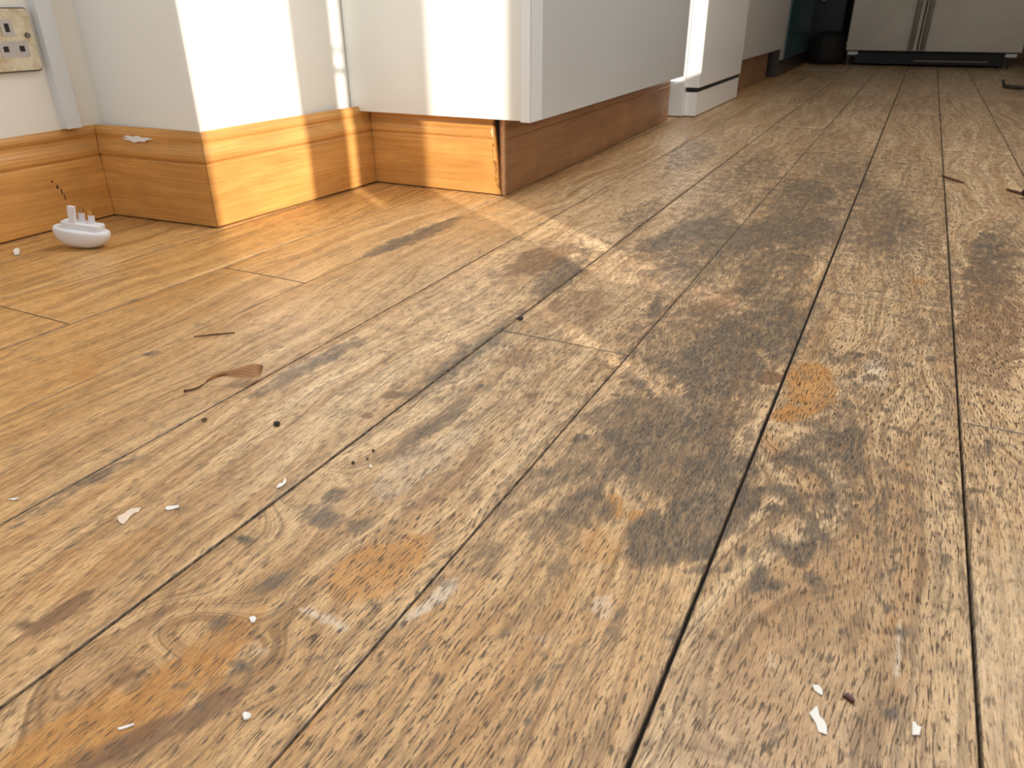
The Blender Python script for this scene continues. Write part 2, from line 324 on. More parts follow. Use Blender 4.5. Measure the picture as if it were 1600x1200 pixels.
# marks on the boards: kind, x, y (metres), 2x2 shape matrix, strength
MARKS = [
    ('G',-0.0825,0.3900,24.0,8.0,18.3,-28.6,1.10),('G',-0.0676,0.4623,31.0,7.0,7.4,-14.9,0.80),('G',-0.1039,0.4822,17.4,4.8,6.6,-13.3,0.60),
    ('G',-0.1566,0.4561,17.2,10.8,22.4,-13.8,0.50),('G',-0.1408,0.3958,42.1,16.5,19.0,-38.1,0.65),('G',-0.1521,0.5361,15.3,5.0,10.6,-21.3,0.55),
    ('G',-0.1053,0.6409,24.0,5.4,3.9,-7.8,0.50),('G',-0.1495,0.7196,13.5,3.4,4.8,-9.7,0.40),('G',-0.1128,0.9684,20.8,3.4,3.1,-6.4,0.50),
    ('G',-0.1779,1.1369,11.8,3.0,13.1,-8.0,0.55),('G',-0.2524,1.2056,21.4,5.1,3.6,-7.4,0.40),('G',-0.1293,1.3599,17.3,2.3,1.4,-3.0,0.35),
    ('G',-0.1527,0.3624,33.1,14.6,18.9,-38.0,0.50),('G',-0.1930,0.3911,21.2,24.1,60.9,-14.7,0.40),('G',-0.0742,0.7953,42.7,6.6,4.9,-9.9,0.50),
    ('G',-0.2634,1.1275,15.0,5.5,32.3,-10.1,0.90),('G',-0.2914,1.0517,21.9,9.1,31.5,-9.7,0.60),('G',-0.4411,1.8039,14.2,4.7,13.4,-2.0,0.55),
    ('G',-0.3684,1.1964,17.2,8.5,29.6,-1.9,0.50),('G',-0.3459,0.5906,7.8,8.3,68.6,0.1,0.75),('G',-0.3637,0.8610,13.8,10.0,34.6,-0.4,0.85),
    ('G',-0.4746,0.4790,11.5,14.9,70.5,-5.4,0.65),('G',-0.4689,0.5301,19.2,22.6,89.3,-7.0,0.50),('G',-0.6340,0.9412,10.3,8.4,47.5,-2.4,0.95),
    ('G',-0.6447,0.8518,18.7,17.2,68.5,0.4,0.60),('G',-0.2989,0.4635,17.0,20.1,102.2,-9.5,0.60),('G',-0.3047,0.4140,20.5,28.4,133.8,-7.0,0.50),
    ('G',-0.3055,0.3057,59.5,49.9,31.0,-62.3,0.95),('G',-0.3121,0.3266,89.8,97.9,91.3,-68.2,0.90),('G',-0.2744,0.3078,85.1,65.2,58.9,-118.2,0.60),
    ('G',-0.2862,0.2440,37.6,64.7,146.6,-49.8,0.80),('G',-0.6394,0.4393,42.2,56.9,85.7,-77.9,0.90),('G',-0.4867,0.2678,10.5,22.7,122.1,-10.0,0.70),
    ('G',-0.4841,0.2168,16.4,41.9,132.8,-12.2,0.65),('G',-0.2911,0.2004,111.7,117.8,76.5,-152.8,0.65),('G',-0.2572,0.1842,121.4,121.8,74.9,-149.3,1.10),
    ('G',-0.1934,0.2904,84.4,51.4,56.4,-112.9,0.50),('G',-0.1823,0.3190,29.7,46.1,97.4,-17.9,0.40),('G',-0.1347,0.3197,174.7,12.6,-8.4,-39.3,0.50),
    ('G',-0.1098,0.2487,30.7,82.6,233.3,-36.3,0.50),('G',-0.0893,0.2987,174.8,16.2,-0.7,-51.9,0.35),('G',-0.0019,0.5642,32.3,5.4,46.3,-54.9,0.65),
    ('G',-0.0124,0.5317,41.6,9.6,84.2,-83.0,0.85),('G',-0.0306,0.5206,48.5,27.8,135.1,-52.5,0.75),('G',0.0131,0.5556,119.8,9.8,9.5,-19.2,0.60),
    ('G',-0.0165,0.4619,76.9,28.0,97.6,-72.7,0.60),('G',-0.0274,0.4442,32.1,64.1,181.6,-22.0,0.60),('G',-0.0023,0.4489,355.1,29.8,11.1,-31.0,0.85),
    ('G',-0.0429,0.4446,19.5,45.9,232.2,-18.2,0.50),('G',-0.0399,0.4040,15.6,56.8,280.2,-15.8,0.40),('G',-0.0060,0.4104,95.5,13.1,32.9,-65.9,0.90),
    ('G',-0.0252,0.3763,210.9,-6.6,-6.1,-63.3,0.95),('G',0.0033,0.3886,194.0,24.4,61.0,-122.1,0.85),('G',-0.0169,0.3723,134.4,22.7,90.1,-180.3,0.85),
    ('G',0.0049,0.4809,262.3,27.4,22.5,-45.2,0.70),('G',0.0223,0.4939,122.3,-1.3,19.5,-146.8,0.60),('G',0.0037,0.7420,24.7,1.1,10.4,-43.6,0.40),
    ('G',0.0523,0.3074,246.3,-46.3,-7.2,-288.7,1.20),('G',0.0450,0.3096,488.4,27.0,235.6,-469.4,1.20),('G',0.1508,1.1882,23.8,-1.4,2.4,-4.9,0.45),
    ('G',0.1367,1.2152,57.5,-2.8,4.6,-9.6,0.40),('G',0.0974,0.5391,196.4,-19.9,42.4,-222.2,1.20),('G',-0.1849,0.4801,149.4,61.2,74.2,-149.6,1.30),
    ('G',-0.1863,0.5636,182.7,66.4,89.7,-181.5,1.10),('G',-0.3023,0.5246,185.1,103.4,114.1,-231.2,1.00),('G',-0.3341,0.2631,160.5,160.2,97.1,-194.7,1.30),
    ('G',-0.1893,0.2021,274.5,207.0,280.7,-559.5,1.10),('G',-0.1827,0.1820,428.9,334.6,207.2,-412.5,0.70),('G',0.0368,0.4569,64.4,3.6,19.0,-38.1,0.20),
    ('G',-0.1233,0.3624,53.9,20.6,19.3,-38.8,-0.75),('G',-0.1158,0.4042,98.5,33.5,43.9,-88.2,-0.60),('G',-0.0689,0.6028,30.4,5.7,12.6,-25.4,-0.20),
    ('G',-0.1332,1.8562,12.3,1.3,1.1,-2.3,0.25),('G',-0.2689,1.7501,18.1,3.2,1.9,-4.0,0.30),('G',0.0385,1.2034,29.6,0.7,3.3,-6.8,0.25),
    ('G',0.0075,1.3302,35.4,1.5,3.6,-7.5,0.25),('G',0.0832,0.8338,42.4,-0.6,13.2,-26.9,0.20),('G',-0.1769,0.2244,13.0,44.5,160.1,-4.7,0.35),
    ('G',-0.0853,0.3444,57.6,26.4,134.5,-158.1,0.30),('G',-0.0561,0.3686,41.3,11.7,112.1,-187.3,0.60),('B',-0.4098,0.9005,13.6,7.6,17.1,-7.3,0.70),
    ('B',-0.1714,0.8355,21.9,5.4,6.8,-14.0,0.30),('B',-0.3653,0.4752,103.8,67.2,38.6,-134.7,1.50),('B',-0.3631,0.4342,164.1,123.4,79.3,-160.3,0.90),
    ('B',-0.2513,0.5287,174.4,83.5,90.1,-182.5,1.00),('B',-0.3787,0.1677,17.2,49.3,135.8,-21.8,0.80),('B',-0.3287,0.1927,15.7,40.5,117.5,-16.8,0.50),
    ('B',-0.2577,0.1444,8.9,21.6,98.2,-43.8,0.75),('B',-0.2808,0.1097,10.9,33.4,125.2,-54.1,0.60),('B',-0.3025,0.5914,28.0,14.2,18.4,-37.3,0.40),
    ('B',-0.2994,0.7496,15.7,9.1,20.9,-7.8,0.40),('B',-0.0677,0.6594,78.2,13.4,27.4,-55.6,0.80),('B',0.0294,0.4246,44.7,3.2,14.6,-29.3,0.10),
    ('B',0.0488,0.7642,29.3,0.7,4.9,-10.0,0.15),('B',0.1305,0.9597,26.1,-1.4,2.0,-4.0,0.50),('B',0.0306,0.3037,3353.6,295.7,1171.2,-2333.6,0.10),
    ('B',-0.2532,0.3886,12.9,16.6,48.4,-7.9,0.45),('B',-0.2981,0.3388,24.2,27.5,62.9,-33.9,0.35),('B',-0.3036,0.1516,68.0,86.5,54.4,-108.5,0.60),
    ('B',-0.1353,0.2867,64.3,3.2,-7.6,-35.5,0.30),('B',0.0011,0.3387,49.1,7.0,47.7,-95.2,0.12),('B',0.0516,0.3666,140.7,5.1,94.4,-188.6,0.60),
    ('B',-0.5648,0.2742,16.7,34.9,47.7,-12.9,0.30),('O',-0.2353,0.2759,16.3,21.3,37.5,-18.1,0.85),('O',-0.2331,0.3005,27.6,29.8,56.7,-36.1,0.50),
    ('O',-0.2865,0.1382,6.3,16.8,44.8,-18.0,1.00),('O',-0.2798,0.1852,9.5,24.7,67.1,-11.7,0.60),('O',-0.3042,0.1035,16.8,43.6,49.5,-35.4,0.80),
    ('O',-0.1680,0.2488,10.3,19.8,38.4,-8.9,0.35),('O',-0.0296,0.6635,42.7,5.3,7.7,-15.7,1.10),('O',-0.0338,0.6009,44.6,8.0,37.4,-51.6,1.00),
    ('O',-0.0420,0.5443,77.9,12.7,17.5,-35.3,0.40),('O',0.0027,0.5665,131.0,12.4,28.4,-57.3,0.80),('O',-0.1282,0.4063,117.8,42.6,23.0,-46.3,0.80),
    ('O',-0.1105,0.4021,137.0,45.5,62.5,-125.3,0.90),('O',-0.1214,0.3633,66.7,25.2,21.8,-43.6,0.50),('O',-0.0984,0.3108,254.4,94.6,124.9,-249.6,1.20),
    ('O',-0.0988,0.2887,219.1,85.9,118.9,-237.4,0.80),('O',-0.1107,0.2990,252.9,103.6,89.3,-178.4,0.40),('O',0.0536,1.0215,86.4,1.2,29.9,-61.4,0.70),
    ('O',-0.6603,0.3955,21.2,37.2,32.4,-4.5,0.50),('O',-0.6738,0.3457,9.7,19.4,16.9,-2.2,0.40),('O',0.0514,0.3735,169.6,6.1,76.6,-153.0,0.60),
    ('O',-0.0991,0.4651,68.6,19.1,26.2,-52.7,0.40),('O',-0.2148,1.0113,18.3,2.6,-12.2,-18.9,0.40),('O',-0.1062,0.5714,30.1,7.4,15.6,-31.4,0.30),
    ('O',-0.3996,0.2037,7.0,16.7,35.2,-7.8,0.45),('O',0.0183,0.7927,137.6,7.6,53.8,-109.6,0.60),('W',-0.2407,0.2312,44.8,19.0,2.1,-167.0,0.80),
    ('W',-0.1910,0.2792,23.1,44.5,162.2,-23.2,0.85),('W',-0.1972,0.2546,34.1,73.0,218.8,-30.3,0.60),('W',0.0536,0.3547,462.9,-4.9,14.8,-38.2,0.80),
    ('W',-0.0067,0.3136,250.0,118.8,91.5,-80.4,0.60),('W',-0.2800,0.3948,9.9,12.3,50.9,-9.7,0.50),('W',-0.3746,0.4386,17.7,22.5,35.3,-4.0,0.30),
    ('W',0.0363,0.7925,24.1,0.9,4.6,-9.3,0.35),('W',0.0082,0.6822,30.6,2.3,6.8,-13.8,0.30),('W',0.1019,0.3839,55.1,-3.3,5.1,-10.2,0.40),
    ('W',-0.1010,0.3095,97.6,37.0,39.7,-79.4,0.60),('W',-0.1207,0.2725,86.0,39.6,48.5,-96.9,0.40),('W',-0.4333,0.6842,14.8,13.7,25.3,-0.9,0.30),
    ('W',-0.2547,0.1952,108.6,104.6,72.0,-143.6,0.50),('P',0.0216,0.5651,13.5,0.9,2.8,-5.6,0.35),('P',0.1318,0.8766,28.4,-1.7,2.0,-4.0,0.50),
    ('P',-0.2159,0.2823,9.1,12.6,19.3,-7.1,0.40),('P',-0.2167,0.1998,7.2,15.7,18.5,-5.2,0.40),('P',-0.1502,0.2195,10.7,22.3,25.6,-7.0,0.30),
    ('P',-0.1630,0.6946,13.6,3.8,3.9,-7.9,0.50),('P',0.1019,0.3839,55.1,-3.3,4.2,-8.5,-0.50),('P',-0.3722,0.3697,11.0,16.2,19.5,-2.5,-0.10),
    ('G',0.0356,0.4796,413.9,22.9,123.4,-247.7,1.00),('G',0.0508,0.4422,386.1,12.7,119.3,-239.0,1.00),('G',0.0495,0.4259,461.8,16.6,125.9,-252.1,1.10),
    ('G',0.0445,0.4169,557.8,25.4,154.6,-309.4,0.90),('G',0.0476,0.3839,334.9,-85.3,-103.9,-225.9,1.10),('G',0.0252,0.3507,396.1,-49.1,-27.7,-376.7,1.00),
    ('G',0.0357,0.3592,506.8,34.6,188.4,-376.3,0.90),('G',0.0548,0.3682,360.0,-62.1,-29.1,-300.6,1.10),('G',0.0220,0.3299,625.1,63.5,147.1,-293.5,0.90),
    ('G',0.0580,0.4493,676.1,13.7,58.9,-118.1,0.90),('G',0.0779,0.4489,560.3,-7.6,91.7,-183.6,0.80),('G',0.0225,0.4914,245.5,-2.7,31.7,-236.7,0.90),
    ('G',-0.0094,0.4789,289.5,37.0,96.0,-192.9,0.90),('G',0.0123,0.5020,257.4,23.0,92.5,-186.0,0.90),('G',0.0047,0.4594,304.5,33.0,104.3,-209.4,0.90),
    ('G',-0.0302,0.4534,63.9,124.5,385.7,-44.6,0.90),('G',-0.0404,0.3967,33.5,126.0,425.2,-24.0,0.80),('G',0.0453,0.6077,96.1,-11.9,-129.6,-277.7,1.00),
    ('G',0.0342,0.6408,248.8,11.3,65.0,-131.4,0.80),('G',0.0178,0.7016,151.5,9.4,65.9,-133.7,0.80),('G',0.0012,0.7010,156.6,36.1,152.4,-94.5,0.70),
    ('G',0.0060,0.7515,188.8,13.5,72.6,-147.5,0.90),('G',0.0322,0.7764,216.0,-3.9,-4.3,-144.7,0.80),('G',0.0491,0.7480,180.9,-12.1,-41.7,-153.3,0.80),
    ('G',0.1090,0.6084,465.6,-40.3,12.2,-42.4,1.00),('G',0.1115,0.5426,634.9,-38.6,57.1,-114.8,1.00),('G',0.0684,0.7738,177.9,0.3,74.0,-150.4,0.80),
    ('G',0.0043,0.2623,688.5,111.8,166.0,-330.3,0.90),('G',0.0361,0.2734,1267.7,-59.6,71.0,-271.4,0.80),('G',0.0037,0.2716,84.0,52.0,368.0,-294.9,0.60),
    ('G',-0.0986,0.2031,143.8,288.7,374.6,-142.4,0.70),('G',-0.1063,0.2224,959.4,464.1,246.8,-491.4,0.90),('G',-0.0607,0.3077,393.0,114.2,158.6,-316.8,0.90),
    ('G',-0.1429,0.2655,333.7,71.6,2.7,-139.7,0.70),('G',-0.1185,0.2635,126.4,147.5,243.2,-126.2,0.70),('G',-0.1072,0.2594,386.6,170.7,210.3,-419.4,0.80),
    ('G',-0.2317,0.2430,360.0,282.1,175.1,-350.0,0.90),('G',-0.2229,0.2072,326.9,274.2,170.7,-340.6,0.80),('G',-0.2537,0.1567,188.4,204.2,169.4,-337.5,0.80),
    ('G',-0.2692,0.1447,245.4,290.4,201.2,-400.8,0.80),('G',-0.2757,0.1601,160.2,234.0,245.1,-293.4,0.70),('G',-0.2968,0.1482,66.0,214.3,351.2,-54.1,0.70),
    ('G',-0.2100,0.2984,422.0,268.3,149.2,-298.7,1.00),('B',-0.3889,0.1515,64.2,202.5,275.2,-40.4,1.00),('B',-0.3817,0.1779,35.6,98.1,198.5,-30.3,0.90),
    ('G',-0.1305,0.8924,58.1,18.6,78.3,-35.3,0.50),('G',-0.1291,0.7786,63.4,22.9,89.4,-43.8,0.50),('G',-0.2161,0.7903,144.6,25.3,-15.4,-34.2,0.70),
    ('G',-0.1466,0.6358,55.2,-2.7,-197.6,-195.1,0.60),('G',-0.1710,0.5937,48.8,-1.1,-98.2,-108.8,0.50),('G',-0.1072,0.6110,55.7,-0.2,-55.8,-82.1,0.60),

]
def wear(x, y):
    c = {k: np.zeros_like(x) for k in 'GBOWP'}
    w1 = fbm(x * 90, y * 60, 5, 3) - 0.5; w2 = fbm(x * 25, y * 14, 9, 4) - 0.5
    for k, cx, cy, a, b, d, e, s in MARKS:
        dx = x - cx; dy = y - cy
        q = np.hypot(a * dx + b * dy, d * dx + e * dy)
        if k == 'P' or s < 0.3: f = np.clip((1.5 - q) / 1.0, 0, 1)
        else: f = np.clip((1.15 - q - w1 * 0.7 - w2 * 0.5) / 0.45, 0, 1)
        c[k] += s * f * f * (3 - 2 * f)
    # grey growth bands of the cathedral grain on the board at right of centre
    rr = np.hypot(x + 0.020 + 0.10 * (y - 0.42), 0.30 * (y - 0.30)) + (fbm(x * 24, y * 14, 67, 3) - 0.5) * 0.020
    zone = np.clip(1.3 - np.hypot((x + 0.014) / 0.050, (y - 0.47) / 0.115), 0, 1)
    c['G'] += 0.80 * zone * np.clip(np.sin(rr * 2 * math.pi / 0.0165) * 1.5 - 0.5, 0, 1) * ((x > -0.0546) & (x < 0.0898))
    ss = lambda v, p, q: np.clip((v - p) / (q - p), 0, 1)
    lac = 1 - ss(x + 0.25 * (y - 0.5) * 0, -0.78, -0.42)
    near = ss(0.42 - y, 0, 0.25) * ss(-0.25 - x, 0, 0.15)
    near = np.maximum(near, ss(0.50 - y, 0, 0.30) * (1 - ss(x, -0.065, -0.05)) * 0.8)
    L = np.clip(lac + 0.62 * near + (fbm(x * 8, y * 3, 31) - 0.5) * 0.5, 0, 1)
    walk = ss(x, -0.56, -0.28) * (1 - 0.75 * ss(x, 0.02, 0.12)) * ss(y, 0.25, 0.7) * (1 - 0.75 * ss(y, 1.2, 2.0))
    far = ss(y, 0.9, 1.6)
    big = fbm(x * 9, y * 4, 77); big2 = fbm(x * 5, y * 2.2, 91)
    c['G'] += walk * (np.clip(big * 1.6 - 0.5, 0, 1) * 0.75 + 0.10) * (1 + 0.5 * ss(x, -0.40, -0.30)) + far * np.clip(big2 * 1.4 - 0.6, 0, 1) * 0.30
    c['B'] += walk * np.clip(big2 * 1.6 - 0.6, 0, 1) * 0.5 + far * 0.26 + 0.12 * (1 - lac)
    P = 0.22 + 0.6 * ss(x, -0.75, -0.30) + 0.25 * ss(x, -0.06, 0.1)
    c['P'] += P * (0.65 + 0.7 * fbm(x * 14, y * 5, 55)) * (1 - 0.35 * far)
    return c, L
# whorls and cathedral arches: board column, centre x, centre y, stretch, reach
ARCH = [(-0.012, 0.14, 0.30, 0.30), (-0.012, 0.60, 0.45, 0.10), (-0.135, 0.745, 0.55, 0.12), (-0.362, 1.05, 0.4, 0.12),
        (0.165, 1.22, 0.35, 0.20), (-0.312, 0.327, 0.55, 0.045), (-0.297, 0.146, 0.5, 0.06), (-0.262, 0.19, 0.5, 0.03),
        (0.16, 0.72, 0.3, 0.14), (-0.07, 1.7, 0.3, 0.2), (-0.42, 1.9, 0.3, 0.2)]
def grain_uv(x, y, xc, seed):
    u = x + (fbm(x * 5 + seed, y * 2.2, 3) - 0.5) * 0.10 + (fbm(x * 22, y * 9 + seed, 13, 2) - 0.5) * 0.008
    for cx, cy, k, rch in ARCH:
        if abs(cx - xc) > 0.0725: continue
        rho = np.hypot(x - cx, k * (y - cy)) + (fbm(x * 13, y * 8, 23, 3) - 0.5) * 0.022
        w = np.clip(1.25 - np.hypot((x - cx) / 0.07, (y - cy) / rch) , 0, 1); w = w * w * (3 - 2 * w)
        u = u * (1 - w) + (rho + cx) * w
    return u + seed * 1.37, y + seed * 0.71
def fibre_uv(x, y, seed):
    u = x + (fbm(x * 6 + seed, y * 3, 61) - 0.5) * 0.05
    return u + seed * 1.37, y + seed * 0.71

# ================================================================== ROOM SHELL
CW = 0.1445                       # board width
LINES = [-1.2221, -1.0776, -0.9331, -0.7860, -0.6422, -0.4941, -0.3458, -0.2018, -0.0546, 0.0898, 0.2350, 0.3795, 0.5240, 0.6685, 0.8130, 0.9575, 1.06]
GAPS = {-0.9331: .0006, -0.7860: .0007, -0.6422: .0006, -0.4941: .0010, -0.3458: .0017, -0.2018: .0010, -0.0546: .0021, 0.0898: .0016, 0.2350: .0015}
YB0, YB1 = -0.55, 6.3
JOINTS = {0: [0.1, 2.1, 4.2], 1: [1.0, 3.0, 5.0], 2: [0.455, 2.4, 4.4], 3: [0.6785, 2.2, 4.1], 4: [0.15, 1.3505, 3.3, 5.1], 5: [0.9710, 2.9, 4.8],
          6: [0.6512, 2.35, 4.3], 7: [1.95, 3.9], 8: [0.9375, 2.8, 4.7], 9: [0.6457, 2.1, 4.0], 10: [1.55, 3.4, 5.3], 11: [0.8, 2.7, 4.6], 12: [1.3, 3.2], 13: [0.5, 2.4], 14: [1.6, 3.6], 15: [1.0, 3.0]}
floor = box('floor', M['gap'], -1.25, 1.08, YB0 - 0.02, YB1, -0.06, -0.0075)
structure(floor)
RES_FINE, seed = 0.0036, 0
def board(x0, x1, y0, y1, sd):
    near = -0.72 < (x0 + x1) / 2 < 0.2
    # rows: fine near the camera, coarser further away
    ys = [y0]
    while ys[-1] < y1:
        y = ys[-1]
        d = 0.02 if y < 0.08 else (RES_FINE * 1.3 if near else 0.012) if y < 1.1 else 0.012 + (y - 1.1) * 0.02
        ys.append(min(y + d, y1))
    if len(ys) > 2 and ys[-1] - ys[-2] < 0.002: ys.pop(-2)
    nx = 40 if near and y0 < 1.1 else 14
    e = 0.0007
    xs = np.concatenate(([x0, x0, x0 + e], np.linspace(x0, x1, nx + 1)[1:-1], [x1 - e, x1, x1]))
    ys = np.concatenate(([ys[0], ys[0], ys[0] + e], np.array(ys[1:-1]), [ys[-1] - e, ys[-1], ys[-1]]))
    X, Y = np.meshgrid(xs, ys)
    Z = np.zeros_like(X)
    Z[:, 0] = Z[:, -1] = -0.007; Z[0, :] = Z[-1, :] = -0.007
    for i in (1, -2):
        Z[1:-1, i] = -0.0006; Z[i, 1:-1] = -0.0006
    top = (Z > -0.001)
    cup = -0.0006 * ((2 * (X - x0) / (x1 - x0) - 1) ** 2)
    Z = np.where(top, Z + cup, Z) + (RNG.random() - 0.5) * 0.0003
    h, w = X.shape
    me = bpy.data.meshes.new('floorboard')
    co = np.stack([X, Y, Z], -1).reshape(-1, 3)
    idx = np.arange(h * w).reshape(h, w)
    q = np.stack([idx[:-1, :-1], idx[:-1, 1:], idx[1:, 1:], idx[1:, :-1]], -1).reshape(-1, 4)
    me.vertices.add(len(co)); me.vertices.foreach_set('co', co.ravel())
    me.loops.add(len(q) * 4); me.loops.foreach_set('vertex_index', q.ravel())
    me.polygons.add(len(q)); me.polygons.foreach_set('loop_start', np.arange(0, len(q) * 4, 4))
    me.update(calc_edges=True)
    u, v = grain_uv(co[:, 0], co[:, 1], (x0 + x1) / 2, sd)
    uv = me.uv_layers.new(name='grain')
    l = q.ravel()
    me.uv_layers['grain'].data.foreach_set('uv', np.stack([u[l], v[l]], -1).ravel())
    u, v = fibre_uv(co[:, 0], co[:, 1], sd)
    uv2 = me.uv_layers.new(name='fibre')
    uv2.data.foreach_set('uv', np.stack([u[l], v[l]], -1).ravel())
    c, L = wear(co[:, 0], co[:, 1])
    # dirt drawn along the joints
    jx = np.minimum(co[:, 0] - x0, x1 - co[:, 0]); jy = np.minimum(co[:, 1] - y0, y1 - co[:, 1])
    jd = np.minimum(jx, jy)
    c['G'] += np.clip(1 - jd / 0.006, 0, 1) * 0.35 * fbm(co[:, 0] * 30, co[:, 1] * 12, 41) * np.clip((co[:, 0] + 0.8) * 3, 0.15, 1)
    low = np.zeros(X.shape, bool); low[:2, :] = low[-2:, :] = True; low[:, :2] = low[:, -2:] = True
    c['G'] = np.where(low.ravel(), 2.2, c['G'])
    tone = 0.5 + (RNG.random() - 0.5) * 0.22
    a = me.attributes.new('wear_a', 'FLOAT_COLOR', 'POINT')
    a.data.foreach_set('color', np.stack([c['G'], c['O'], c['W'], np.full_like(L, tone)], -1).astype(np.float32).ravel())
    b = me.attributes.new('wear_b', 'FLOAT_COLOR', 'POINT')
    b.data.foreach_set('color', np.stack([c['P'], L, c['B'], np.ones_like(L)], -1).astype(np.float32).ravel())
    o = link('floorboard', me, M['board'], floor)
    return o
for i in range(len(LINES) - 1):
    ga = GAPS.get(LINES[i], .001) / 2; gb = GAPS.get(LINES[i + 1], .001) / 2
    cuts = [YB0] + JOINTS.get(i, []) + [YB1]
    for ya, yb in zip(cuts, cuts[1:]):
        seed += 1
        board(LINES[i] + ga, LINES[i + 1] - gb, ya + .0005, yb - .0005, seed)

ZC = 2.4
# walls
structure(box('wall_left', M['wall'], -1.32, -1.182, YB0, 0.90, -0.05, ZC))
bm = bmesh.new(); add_box(bm, -1.182, -0.957, 0.832, 1.262, -0.05, ZC)
structure(finish('wall_pier', bm, M['wall_white'], bevel=0.003))
structure(box('wall_kitchen', M['wall'], -1.32, -1.182, 0.90, YB1, -0.05, ZC))
structure(box('wall_back', M['wall'], -1.32, 1.18, 6.02, 6.14, -0.05, ZC))
structure(box('ceiling', M['ceil'], -1.32, 1.18, 0.2, 6.14, ZC, ZC + 0.08))
# unseen right-hand wall, its openings shaped to cast the sun patches
RX = 1.05
bm = bmesh.new()
def wq(y0, y1, za, zb, zc=None, zd=None):       # quad; bottom za..zb at y0..y1, top zc..zd
    zc = ZC if zc is None else zc; zd = zc if zd is None else zd
    v = [bm.verts.new((RX, *p)) for p in ((y0, za), (y1, zb), (y1, zd), (y0, zc))]
    bm.faces.new(v)
wq(-3.0, -0.617, -0.05, -0.05)
wq(-0.617, -0.398, -0.05, -0.05, 0.60, 0.56); wq(-0.617, -0.398, 2.1, 2.1)
wq(-0.398, -0.290, -0.05, -0.05)
wq(-0.290, -0.268, -0.05, -0.05, 0.468)
wq(-0.290, -0.268, 0.556, 0.556, 0.738); wq(-0.290, -0.268, 1.008, 1.008, 1.020); wq(-0.290, -0.268, 1.045, 1.045, 1.053)
wq(-0.290, -0.268, 2.1, 2.1)
wq(-0.268, -0.1255, -0.05, -0.05)
wq(-0.1255, -0.012, -0.05, -0.05, 0.546, 0.466); wq(-0.1255, -0.012, 2.1, 2.1)
wq(-0.012, 1.190, -0.05, -0.05)
wq(1.190, 1.268, -0.05, -0.05, 0.79); wq(1.190, 1.268, 2.1, 2.1)
wq(1.268, 6.1, -0.05, -0.05)
bmesh.ops.remove_doubles(bm, verts=bm.verts, dist=1e-5)
structure(finish('gobo_wall_right', bm, M['wall']))
net = box('sun_scrim', None, RX + 0.02, RX + 0.0206, -0.66, -0.36, 0.50, 0.80)  # unseen thin sheet added to weaken the sun on the left floor
nm = NT('scrim_cloth'); tb = nm.new('ShaderNodeBsdfTransparent'); ms = nm.new('ShaderNodeMixShader')
ms.inputs[0].default_value = 0.60
nm.t.links.new(tb.outputs[0], ms.inputs[1]); nm.t.links.new(nm.b.outputs[0], ms.inputs[2])
nm.t.links.new(ms.outputs[0], nm.t.nodes['Material Output'].inputs['Surface']); nm.b.inputs['Base Color'].default_value = (.85, .84, .8, 1)
net.data.materials.append(nm.m)
tag(net, 'unseen added curtain over the lower half of the sunny side window', 'scrim')
# partition beside the fridge
structure(box('wall_alcove', M['wall'], 0.60, 0.70, 5.45, 6.02, -0.05, ZC))

# ------------------------------------------------------------------ skirting boards
PROF = [(0, 0.000), (18, 0.000), (18, 0.0955), (17.2, 0.0975), (15.0, 0.0985), (15.2, 0.1000), (17.3, 0.1015), (18, 0.1045), (17.6, 0.109),
        (15.6, 0.1145), (12.6, 0.1185), (10.4, 0.1225), (9.4, 0.1275), (9.8, 0.1295), (10.6, 0.1310), (10.8, 0.1345), (9.0, 0.139), (6.6, 0.1425), (5.2, 0.1450), (0, 0.1450)]
FACE = [Vector((-1.1785, -0.55)), Vector((-1.1691, 0.806)), Vector((-0.9450, 0.8205)), Vector((-0.9254, 1.2165)), Vector((-0.6448, 1.2174))]
def offset_line(d):                      # the face polyline moved back into the wall by d
    segs = []
    for a, b in zip(FACE, FACE[1:]):
        t = (b - a).normalized(); n = Vector((t.y, -t.x))     # n points into the room
        segs.append((a - n * d, b - n * d))
    pts = [segs[0][0]]
    for (a, b), (c, e) in zip(segs, segs[1:]):
        r = b - a; s = e - c; den = r.x * s.y - r.y * s.x
        t = ((c.x - a.x) * s.y - (c.y - a.y) * s.x) / den
        pts.append(a + r * t)
    pts.append(segs[-1][1])
    return pts
OFF0 = [(offset_line((18 - d) / 1000.0), z) for d, z in PROF]
OFF3 = OFF0[:2] + [(OFF0[1][0], 0.006 * q) for q in range(1, 16)] + OFF0[2:]
names = ['baseboard_left', 'baseboard_return', 'baseboard_pier', 'baseboard_cabinet']
for k in range(4):
    bm = bmesh.new()
    OFF = OFF3 if k == 3 else OFF0
    g = 0.0004
    rings = []
    t = (FACE[k + 1] - FACE[k]).normalized()
    ends = 2 if k < 3 else 9
    for j in range(ends):
        f = j / (ends - 1)
        ring = []
        for (pts, z) in OFF:
            a = pts[k] + t * g; b = pts[k + 1] - t * g
            if k == 3:
                b = b + t * (-0.0185 * (z / 0.145) - 0.001)
                if j == ends - 1: b = b + t * (0.0026 * math.sin(z * 150) + 0.0018 * math.sin(z * 430 + 1) + 0.0009 * math.sin(z * 1500) - 0.001)
            p = a.lerp(b, f)
            ring.append(bm.verts.new((p.x, p.y, max(z, 0.0024))))
        rings.append(ring)
    for a, b in zip(rings, rings[1:]):
        for i in range(len(OFF)):
            bm.faces.new((a[i], a[(i + 1) % len(OFF)], b[(i + 1) % len(OFF)], b[i]))
    bm.faces.new(rings[0][::-1]); bmesh.ops.triangulate(bm, faces=[bm.faces.new(rings[-1])])
    o = finish(names[k], bm, M['oak'])
    structure(o)
